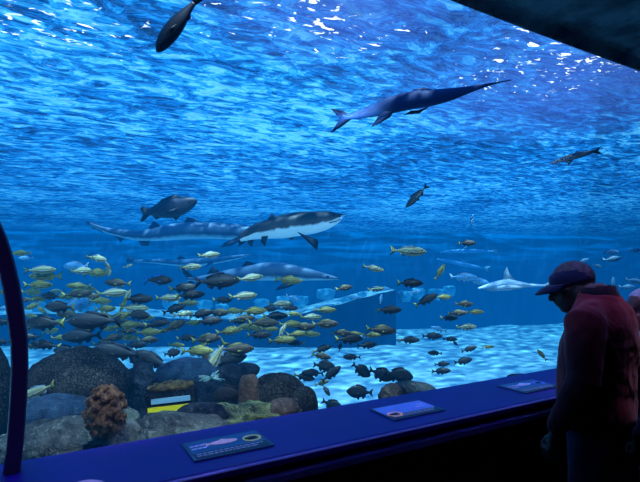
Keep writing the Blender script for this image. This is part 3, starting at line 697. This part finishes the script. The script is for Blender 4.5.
def px_fish(name, label, cat, d, spine, fins, mat, finmat, wf=.8, yaw=0.0, eye=None, mouth=None, group=None, dens=4):
    """spine: (px, py, half height px) nose first or last; outlines turned into metres at depth d"""
    s_ = d/F; cx = sum(p[0] for p in spine)/len(spine); cy = sum(p[1] for p in spine)/len(spine)
    lo = lambda x, y: ((x-cx)*s_, (cy-y)*s_)
    st = []
    n = len(spine)
    for i in range(n-1):                                       # Catmull-Rom refinement
        p = [spine[max(i-1, 0)], spine[i], spine[i+1], spine[min(i+2, n-1)]]
        for k in range(dens):
            t = k/dens
            q = [0.5*(2*p[1][j]+(p[2][j]-p[0][j])*t+(2*p[0][j]-5*p[1][j]+4*p[2][j]-p[3][j])*t*t+(3*p[1][j]-p[0][j]-3*p[2][j]+p[3][j])*t**3) for j in range(3)]
            st.append(q)
    st.append(spine[-1])
    if st[0][0] > st[-1][0]: st = st[::-1]
    bm = bmesh.new(); loft(bm, [(*lo(q[0], q[1]), max(q[2], .3)*s_, max(q[2], .3)*s_*wf) for q in st], 20)
    root = mk(name, bm, mat); tag(root, label, cat, group)
    root.location = at(cx, cy, d); root.rotation_euler = (0, 0, R(-30)+yaw)
    for fn in fins:
        nm, pts = fn[0], fn[1]; y = fn[2] if len(fn) > 2 else 0; fm = fn[3] if len(fn) > 3 else finmat
        bm = bmesh.new(); fin(bm, [lo(*p) for p in pts], 1.1*s_, y=y*s_, ty=(-.5 if y < 0 else .5) if y else 0); mk(nm, bm, fm, root)
    if eye:
        x, z = lo(eye[0], eye[1])
        for sg in (-1, 1): bm = bmesh.new(); ell(bm, (x, sg*eye[2]*s_, z), (1.3*s_, .8*s_, 1.1*s_), sub=2); mk('eye', bm, M_eye, root)
    if mouth:
        bm = bmesh.new(); tube(bm, [(lo(x, y)[0], -w*s_, lo(x, y)[1]) for x, y, w in mouth], .5*s_, 6); mk('mouth', bm, M_mouth, root)
    return root
px_fish('shark', 'nearest shark, dark back and white belly, snout right, in front of another', 'shark', 6.5,
  [(344, 213.5, .6), (339, 216.5, 4.5), (330, 219, 8.5), (315, 222, 11), (298, 224, 12), (282, 227, 11.5), (268, 229.5, 9.5), (256, 232, 7.5), (246, 236, 5.2), (240, 239, 3.5)],
  [('dorsal_fin', [(277, 219), (272, 213.5), (266, 222)]), ('pectoral_fin', [(296, 232), (304, 240), (315, 251), (317, 243), (316, 240), (310, 238)], -9),
   ('pectoral_fin', [(286, 231), (289, 236), (292, 240), (296, 236)], 9), ('pelvic_fin', [(262, 236), (261, 242), (265, 247), (267, 240), (269, 235)], -4),
   ('pelvic_fin', [(249, 238), (248, 243), (252, 247), (254, 240)], 3), ('tail_fin', [(246, 231), (240, 237), (239, 247), (245, 243), (250, 238)])],
  M_sh_dark, M_fdark, .85, yaw=.12, eye=(333, 215, 6.5), mouth=[(340, 219, 4.3), (335, 221.5, 7.2), (329, 223, 8.4)])
px_fish('shark', 'long blue grey shark swimming right, its head hidden behind the nearest shark', 'shark', 8.5,
  [(92, 224, 1.2), (105, 229.5, 2.5), (120, 233, 4), (138, 235.5, 5.2), (155, 234.5, 6.5), (172, 232, 8), (192, 230.5, 8.6), (212, 230.5, 8.4), (232, 231.5, 8), (250, 232.5, 7), (266, 233.5, 4.8), (276, 234, 1.2)],
  [('tail_fin', [(110, 230), (97, 223), (88, 222), (94, 228), (104, 233)]), ('tail_fin', [(108, 232), (118, 238), (122, 243), (125, 238), (120, 234)]),
   ('dorsal_fin', [(148, 230), (154, 221), (159, 224), (164, 229)]), ('dorsal_fin', [(183, 224), (187, 217), (193, 218), (201, 223)]),
   ('anal_fin', [(138, 239), (142, 246), (149, 246), (151, 240)]), ('pectoral_fin', [(238, 237), (225, 243), (222, 248), (232, 246), (244, 240)], -6)],
  M_sh_blue, M_fblue, .8, yaw=.05)
px_fish('shark', 'lower blue shark with pale flank and tall dark fins, snout pointing right', 'shark', 7.5,
  [(339, 278.5, .8), (330, 277.5, 2.6), (316, 275.5, 4.8), (300, 273.5, 7), (284, 271.8, 8.6), (266, 271.5, 9), (248, 273, 7.5), (230, 275, 5.8), (212, 277.5, 4), (197, 279, 2.6), (186, 279, 1.8)],
  [('dorsal_fin', [(240, 268), (246, 261), (251, 262), (258, 265)]), ('dorsal_fin', [(206, 274), (212, 266), (216, 269), (221, 273)]),
   ('tail_fin', [(194, 278), (184, 269), (180, 265), (182, 274), (188, 281)]), ('tail_fin', [(190, 279), (185, 285), (187, 291), (193, 283)]),
   ('pectoral_fin', [(294, 278), (280, 286), (277, 290), (290, 287), (302, 281)], -6)],
  M_sh_blue, M_fdark, .8, yaw=-.05, eye=(328, 276.5, 2.6))
px_fish('shark', 'thin dark far shark between the big sharks, seen side on', 'shark', 11,
  [(250, 254.5, .6), (240, 256.5, 1.8), (222, 259.5, 3), (200, 262, 3.8), (180, 262.5, 3.6), (160, 261.5, 2.6), (143, 261, 1.4), (132, 260.5, .8)],
  [('dorsal_fin', [(176, 259), (181, 254), (186, 259)]), ('tail_fin', [(138, 261), (128, 256), (126, 262), (132, 263)]), ('pectoral_fin', [(215, 263), (205, 268), (210, 262)], -3)], M_sh_blue, M_fblue, .8)
px_fish('shark', 'slate blue shark near the surface with forked tail left and long snout right', 'shark', 3.0,
  [(508, 83.5, .5), (490, 86.5, 1.2), (470, 91, 3.2), (450, 95.5, 6.2), (430, 98.5, 8.2), (410, 100.5, 9), (392, 104, 8.6), (376, 108.5, 6.8), (362, 112, 4.6), (350, 114.5, 3.0), (343, 115.5, 2.2)],
  [('tail_fin', [(351, 113), (342, 108), (330, 105.5), (336, 111), (341, 117), (336, 123), (330, 131), (341, 125), (352, 117)]),
   ('pelvic_fin', [(384, 111), (378, 118), (371, 130), (381, 125), (390, 119), (394, 112)], -4), ('pectoral_fin', [(432, 104), (422, 108), (412, 108), (404, 112), (420, 111)], 5),
   ('dorsal_fin', [(434, 91), (424, 87.5), (414, 89), (410, 93)])], M_sh_top, bsdf_mat('slate_blue_fin', (.01, .04, .16), rough=.6), .7, yaw=-.1)
px_fish('fish', 'slim dark fish near the surface at the upper right', 'fish', 4.6,
  [(550, 164, .6), (557, 161.5, 1.8), (568, 158, 2.9), (580, 155, 3), (590, 152.5, 1.8), (595, 151, 1.2)],
  [('tail_fin', [(593, 151), (601, 146), (598, 151), (603, 155), (594, 153)]), ('dorsal_fin', [(572, 155), (577, 151), (583, 153)]), ('pelvic_fin', [(565, 161), (569, 165), (573, 160)])], M_big, M_fdark, .6)
px_fish('large_fish', 'stout dark fish with notched tail above the long shark', 'fish', 6,
  [(197, 200, 1), (194, 201.5, 4), (187, 204, 7.5), (178, 207, 9.3), (168, 209, 9.2), (159, 210.5, 7.2), (152, 211.5, 4.4), (147, 212, 3.2)],
  [('tail_fin', [(149, 210), (143, 206), (140, 209), (143, 214), (140, 222), (144, 221), (150, 215)]), ('dorsal_fin', [(184, 197.5), (174, 194.5), (162, 199), (155, 206), (165, 203)]),
   ('anal_fin', [(163, 216), (156, 220), (152, 215)]), ('pelvic_fin', [(182, 214), (176, 221), (172, 217)]), ('pectoral_fin', [(180, 208), (171, 211), (169, 215), (178, 212)], -6)],
  M_big, M_fdark, .5, eye=(190.5, 202, 3.2), mouth=[(196, 202, .9), (193, 204.5, 2.6)])
px_fish('large_fish', 'dark navy fish diving head down at the top left of the tank', 'fish', 2.1,
  [(157, 52, 1.2), (160, 47.5, 5.2), (166, 38.5, 8.2), (173, 29, 8.8), (180, 20, 7.4), (188, 10, 4.2), (194, 3, 2.4)],
  [('tail_fin', [(191, 6), (194, -8), (200, -14), (201, -6), (212, -9), (206, -2), (195, 6)]), ('dorsal_fin', [(164, 27), (172, 17), (182, 9), (178, 20)]), ('anal_fin', [(182, 26), (191, 18), (190, 10), (184, 18)]),
   ('pectoral_fin', [(168, 38), (175, 36), (180, 29), (172, 32)], -6)], M_big, M_fdark, .6, eye=(161, 45, 3.3))
px_fish('guitarfish', 'pale white guitarfish with upright dorsal fin, left of the man\'s cap', 'ray', 7,
  [(478, 288.5, .6), (487, 286.5, 2.3), (497, 284.5, 3.6), (508, 283.5, 4.2), (520, 284.5, 3), (532, 285.5, 1.8), (545, 285.5, 1)],
  [('dorsal_fin', [(503, 281), (504, 272), (507, 266.5), (509, 273), (515, 280)]), ('wing_fin', [(480, 289), (490, 291), (508, 290), (524, 287), (505, 284)], -6), ('tail_fin', [(540, 286), (552, 281), (550, 287), (544, 287)])],
  M_sh_pale, M_fpale, 1.3)
px_fish('ghost_shark', 'faint blue shark shaped reflection in open water right of centre, upper one', 'shark', 14,  # ghost reflections, this and the next, modelled as far sharks
  [(440, 252.5, .5), (450, 251.5, 1.6), (465, 251, 2.2), (480, 251, 1.6), (493, 251.5, .7)], [('tail_fin', [(490, 251), (500, 247), (497, 252), (499, 255)]), ('dorsal_fin', [(462, 249.5), (466, 246), (469, 249.5)])], FP, M_pfin, .7)
px_fish('ghost_shark', 'faint blue shark shaped reflection in open water right of centre, lower one', 'shark', 14,
  [(437, 259, .5), (448, 261, 1.5), (462, 264, 2), (475, 266.5, 1.4), (484, 268, .6)], [('tail_fin', [(481, 267), (491, 266), (487, 269), (489, 273)]), ('dorsal_fin', [(459, 262), (464, 258.5), (466, 263)])], FP, M_pfin, .7)

# ================================================================ PEOPLE
M_skin = bsdf_mat('skin', (0.17, 0.10, 0.09), (0.14, 0.08, 0.075), 12, 0.55)
M_jack = cloth_mat('dark_red_jacket_cloth', (0.20, 0.011, 0.022), (0.13, 0.007, 0.014))
M_coll = cloth_mat('dark_collar_knit', (0.020, 0.006, 0.014), (0.012, 0.004, 0.01))
M_jean = cloth_mat('blue_denim', (0.020, 0.035, 0.10), (0.012, 0.022, 0.07))
M_cap = cloth_mat('navy_cap_cloth', (0.012, 0.018, 0.065), (0.008, 0.012, 0.05))
M_hair = bsdf_mat('grey_hair', (0.10, 0.09, 0.10), (0.05, 0.045, 0.05), 60, 0.7, 0.003, 150)
M_white = bsdf_mat('white_hair', (0.35, 0.42, 0.62), (0.25, 0.30, 0.46), 60, 0.7, 0.003, 150)
M_frame = bsdf_mat('glasses_frame', (0.01, 0.01, 0.015), rough=.3, spec=.6)
M_lens = acrylic_mat()
M_shoe = bsdf_mat('black_shoe', (0.006, 0.006, 0.008), rough=.5)
M_coat = cloth_mat('grey_violet_coat', (0.05, 0.045, 0.08), (0.03, 0.03, 0.055))
def hand(bm, wrist, side, M=None):
    """relaxed hand hanging from the wrist, palm facing the thigh"""
    w = Vector(wrist)
    tube(bm, [w+Vector((0, 0, .02)), w+Vector((0, .004, -.03)), w+Vector((0, .010, -.075))], [.026, .034, .036], 12, M, sq=.6)
    for k, (yy, ln) in enumerate(((.036, .070), (.014, .080), (-.008, .074), (-.028, .058))):
        b = w+Vector((0, yy+.010, -.085)); m = b+Vector((-side*.008, .002, -ln*.45)); t = m+Vector((-side*.024, .004, -ln*.45))
        tube(bm, [b, m, t], [.0098, .0092, .0078], 8, M)
    b = w+Vector((-side*.006, .030, -.040)); tube(bm, [b, b+Vector((-side*.012, .026, -.030)), b+Vector((-side*.020, .032, -.060))], [.013, .011, .009], 8, M)
def person(name, label, loc, rz, sc, headrot, jack, pants, hat=True, hairmat=None, fwd=.07, hz=1.50, hs=1.0, sh_w=0.0, sh_d=0.0, hx=-.01, tw=1.0):
    o = empty(name, loc, rz); o.scale = (sc,)*3; tag(o, label, 'person')
    H = Matrix.Translation((hx, fwd, hz)) @ Euler(headrot).to_matrix().to_4x4() @ Matrix.Scale(hs, 4)      # head frame: face toward +Y
    bm = bmesh.new()
    ell(bm, (0, -.012, .045), (.076, .098, .088), H); ell(bm, (0, .022, -.035), (.060, .074, .078), H)
    ell(bm, (0, .052, -.085), (.034, .034, .026), H)                                    # chin
    tube(bm, [(0, .088, .020), (0, .108, -.008), (0, .112, -.022)], [.010, .013, .015], 8, H)   # nose
    ell(bm, (0, .083, .034), (.052, .016, .010), H); ell(bm, (0, .090, -.050), (.024, .012, .0065), H); ell(bm, (0, .088, -.062), (.021, .012, .0065), H)
    for s_ in (-1, 1): ell(bm, (s_*.078, -.004, .002), (.010, .020, .032), H, rot=(.2, 0, s_*.3)); ell(bm, (s_*.045, .060, -.015), (.022, .02, .022), H)
    nb = H @ Vector((0, -.030, -.05))
    tube(bm, [(0, -.02, 1.30), (0, .0, 1.38), nb], [.070, .058, .058], 16)
    sections(bm, [(0, 0, .86, .15, .11), (0, 0, 1.0, .15, .105), (0, 0, 1.15, .165, .11), (0, -.01, 1.28, .17, .10), (0, -.01, 1.36, .09, .07)])
    arms = {}
    for s_ in (-1, 1):
        sh, el, wr = Vector((s_*(.180+sh_w), -.02, 1.325-sh_d)), Vector((s_*(.245+sh_w), -.035, 1.03)), Vector((s_*(.235+sh_w), .07, .83))
        arms[s_] = (sh, el, wr)
        tube(bm, [sh, sh.lerp(el, .5), el, el.lerp(wr, .5), wr], [.052, .046, .038, .034, .024], 12); hand(bm, wr+Vector((0, .01, -.02)), s_)
        tube(bm, [(s_*.085, 0, .87), (s_*.09, .01, .48), (s_*.09, -.005, .10)], [.085, .052, .034], 14)
        tube(bm, [(s_*.09, -.04, .05), (s_*.095, .12, .035)], [.035, .030], 10)
    body = remeshed('body', bm, M_skin, o, .0085, 3); body['label'] = 'dim lit head and neck'
    # jacket
    bm = bmesh.new()
    sections(bm, [(0, .0, .80, .185, .145), (0, .0, .84, .19, .15), (0, .005, .95, .185, .150), (0, .0, 1.08, .195, .148), (0, -.012, 1.20-sh_d*.6, .205, .145), (0, -.022, 1.29-sh_d*.7, .190, .130), (0, -.020, 1.345-sh_d*.5, .14, .108), (0, -.005, 1.385, .078, .08)][:], 28, power=2.3)
    for v in bm.verts: v.co.x *= tw if v.co.z < 1.33 else 1.0
    for s_ in (-1, 1):
        sh, el, wr = arms[s_]
        tube(bm, [Vector((s_*.10, -.015, 1.335-sh_d*.55)), sh, sh.lerp(el, .35), el, el.lerp(wr, .5), wr.lerp(el, .05)], [.062, .080, .077, .066, .058, .046], 16)
    ph = 3.7
    wr_ = lambda c: .006*noise.noise(Vector((c.x*7, c.y*7, c.z*11+ph))) + .0025*noise.noise(c*24)
    remeshed('jacket', bm, jack, o, .010, 5, wr_)
    bm = bmesh.new()                                                                    # stand-up collar, closed round the neck
    n = 36; ri = []
    for k in range(n):
        a = 2*math.pi*k/n; c, s_ = math.cos(a), math.sin(a); hgt = .030 if s_ < -.2 else .022
        ring = []
        for (rr, zz, dy) in ((.084, 1.355, 0), (.080, 1.38, .0), (.074, 1.388+hgt, .010), (.067, 1.388+hgt, .010), (.070, 1.365, 0)):
            ring.append(bm.verts.new((c*rr, s_*rr*.98-.010+dy, zz)))
        ri.append(ring)
    for k in range(n):
        a, b = ri[k], ri[(k+1) % n]
        for j in range(5): bm.faces.new((a[j], a[(j+1) % 5], b[(j+1) % 5], b[j]))
    mk('collar', bm, M_coll if hat else jack, o)
    for s_ in (-1, 1):
        sh, el, wr = arms[s_]; bm = bmesh.new(); tube(bm, [wr.lerp(el, .10), wr.lerp(el, -.02)], [.041, .037], 16); mk('cuff', bm, M_coll if hat else jack, o)
    bm = bmesh.new()
    sections(bm, [(0, 0, .94, .165, .125), (0, 0, .86, .18, .135), (0, -.005, .78, .175, .13)], 24)
    for s_ in (-1, 1): tube(bm, [(s_*.085, 0, .84), (s_*.092, .01, .48), (s_*.092, -.005, .07)], [.10, .075, .062], 16)
    remeshed('trousers', bm, pants, o, .011, 4, lambda c: .004*noise.noise(Vector((c.x*9, c.y*9, c.z*13))))
    for s_ in (-1, 1):
        bm = bmesh.new(); ell(bm, (s_*.095, .05, .045), (.048, .135, .045), sub=3)
        for v in bm.verts: v.co.z = max(v.co.z, .002)
        mk('shoe', bm, M_shoe, o)
    # hair
    bm = bmesh.new(); r_ = ell(bm, (0, -.016, .048), (.083, .104, .094), H, 4)
    Hi = H.inverted(); kill = [v for v in r_ if (Hi @ v.co).y > .045-(0 if not hat else .02) and (Hi @ v.co).z < .10 or (Hi @ v.co).z < -.045 or ((Hi @ v.co).y > .0 and (Hi @ v.co).z < .02)]
    bmesh.ops.delete(bm, geom=kill, context='VERTS'); mk('hair', bm, hairmat or M_hair, o, recalc=False)
    # eyes and glasses
    for s_ in (-1, 1): bm = bmesh.new(); ell(bm, (s_*.031, .078, .012), (.012, .010, .009), H, 2); mk('eye', bm, M_eye, o)
    g = empty('glasses'); g.parent = o
    bm = bmesh.new()
    for s_ in (-1, 1):
        tube(bm, [H @ Vector((s_*.033+.023*math.cos(a), .104-.004*abs(math.cos(a)), .008+.017*math.sin(a))) for a in [2*math.pi*k/16 for k in range(17)]], .0018, 6)
        tube(bm, [H @ Vector(q) for q in ((s_*.056, .100, .014), (s_*.076, .06, .014), (s_*.082, -.005, .016))], .0020, 6)
    tube(bm, [H @ Vector((-.010, .106, .012)), H @ Vector((.010, .106, .012))], .0018, 6); mk('glasses_frame', bm, M_frame, g)
    for s_ in (-1, 1):
        bm = bmesh.new(); vs = [bm.verts.new(H @ Vector((s_*.033+.022*math.cos(a), .104, .008+.016*math.sin(a)))) for a in [2*math.pi*k/16 for k in range(16)]]; bm.faces.new(vs); mk('lens', bm, M_lens, g)
    if hat:
        bm = bmesh.new(); rows = []; n = 36
        for (zz, k) in ((.026, 1.0), (.048, 1.01), (.072, .965), (.095, .85), (.113, .64), (.123, .36), (.126, .04)):
            rows.append([bm.verts.new(H @ Vector((.086*k*math.cos(a), -.010+.106*k*math.sin(a), zz + (.012 if math.sin(a) > 0 and k > .9 else 0)*math.sin(a)))) for a in [2*math.pi*q/n for q in range(n)]])
        for a, b in zip(rows, rows[1:]):
            for k in range(n): bm.faces.new((a[k], a[(k+1) % n], b[(k+1) % n], b[k]))
        bm.faces.new(rows[-1]); cp = mk('cap', bm, M_cap, o); m = cp.modifiers.new('s', 'SOLIDIFY'); m.thickness = .004
        bm = bmesh.new(); top = []
        for i in range(13):
            row = []
            for j in range(7):
                a = R(18+144*i/12); t = j/6
                x = .090*math.cos(a)*(1-.10*t); y = -.010+.108*math.sin(a) + t*.082*math.sin(a)**.6; z = .042+.006*math.sin(a) - .028*t*t - .9*x*x*t
                row.append(bm.verts.new(H @ Vector((x, y, z))))
            top.append(row)
        for i in range(12):
            for j in range(6): bm.faces.new((top[i][j], top[i+1][j], top[i+1][j+1], top[i][j+1]))
        br = mk('brim', bm, M_cap, cp); m = br.modifiers.new('s', 'SOLIDIFY'); m.thickness = .005; br['label'] = 'curved cap brim'
        bm = bmesh.new(); ell(bm, H @ Vector((0, -.010, .128)), (.008, .008, .005), sub=2); mk('button', bm, M_cap, cp)
    return o
mp = at(597, HY, 2.3)
person('person', 'man in navy cap, glasses and dark red jacket looking down into the tank', (mp.x, mp.y, 0), R(13), 1.06, (R(-16), 0, R(34)), M_jack, M_jean, fwd=.115, hz=1.395, hs=.93, sh_w=.040, sh_d=.060, hx=.030, tw=1.10)
wp = at(655, HY, 2.55)
person('person', 'white haired person with glasses at the right edge, beyond the man in the cap', (wp.x, wp.y-.02, 0), R(20), .90, (R(-10), 0, R(30)), M_coat, M_jean, hat=False, hairmat=M_white)

# ================================================================ LIGHT
w = bpy.data.worlds.new('world'); scn.world = w; w.use_nodes = True
w.node_tree.nodes['Background'].inputs[0].default_value = (0.02, 0.09, 0.35, 1); w.node_tree.nodes['Background'].inputs[1].default_value = .6
def light(nm, typ, loc, col, power, size=.2, target=None, **kw):
    l = bpy.data.lights.new(nm, typ); l.color = col; l.energy = power
    if typ in ('SPOT', 'POINT'): l.shadow_soft_size = size
    if typ == 'SPOT': l.spot_size = kw.get('cone', R(60)); l.spot_blend = kw.get('blend', .6)
    if typ == 'AREA': l.size = size
    if typ == 'SUN': l.angle = size
    o = bpy.data.objects.new(nm, l); C.objects.link(o); o.location = loc
    if target is not None: o.rotation_euler = (Vector(target)-Vector(loc)).to_track_quat('-Z', 'Y').to_euler()
    return o
light('tank_sun', 'SUN', (5, 5, 12), (0.75, 0.93, 1.0), 42.0, R(3.0), target=(5.8, 8.0, 0))
# room: cool violet spot over the visitors, blue wash on the sill
light('visitor_spot', 'SPOT', (2.72, 1.0, 2.62), (1.0, .55, .66), 26, .08, target=(2.60, 1.22, 1.3), cone=R(34))
light('cap_spot', 'SPOT', (1.7, 1.35, 2.6), (.35, .40, 1.0), 20, .05, target=(2.16, 1.48, 1.50), cone=R(32))
for x in (-.6, .9, 2.4, 3.9):
    light('sill_spot', 'SPOT', (x, 1.0, 2.6), (.30, .22, 1.0), 22, .06, target=(x, 1.8, .9), cone=R(60))
for x in (-.9, 1.2, 3.6):
    light('tank_fill', 'SPOT', (x, 1.95, 2.62), (.62, .88, 1.0), 170, .04, target=(x+1.2, 6.5, .9), cone=R(95), blend=.9)  # added camera-side fill on fish flanks and rock fronts
light('reef_fill', 'SPOT', (.25, 2.02, 2.3), (1.0, .92, .80), 55, .04, target=at(105, 420, 2.7), cone=R(75), blend=.9)  # both reef lamps are added fill for coral and near rocks
light('reef_fill', 'SPOT', (1.0, 2.02, 2.3), (1.0, .95, .9), 40, .04, target=at(240, 405, 3.0), cone=R(70), blend=.9)
light('rail_fill', 'SPOT', (.6, -.6, 1.6), (.3, .4, 1.0), 3.5, .1, target=(.9, 1.6, .8), cone=R(55), blend=1)  # added fill from the room side so the rail shows
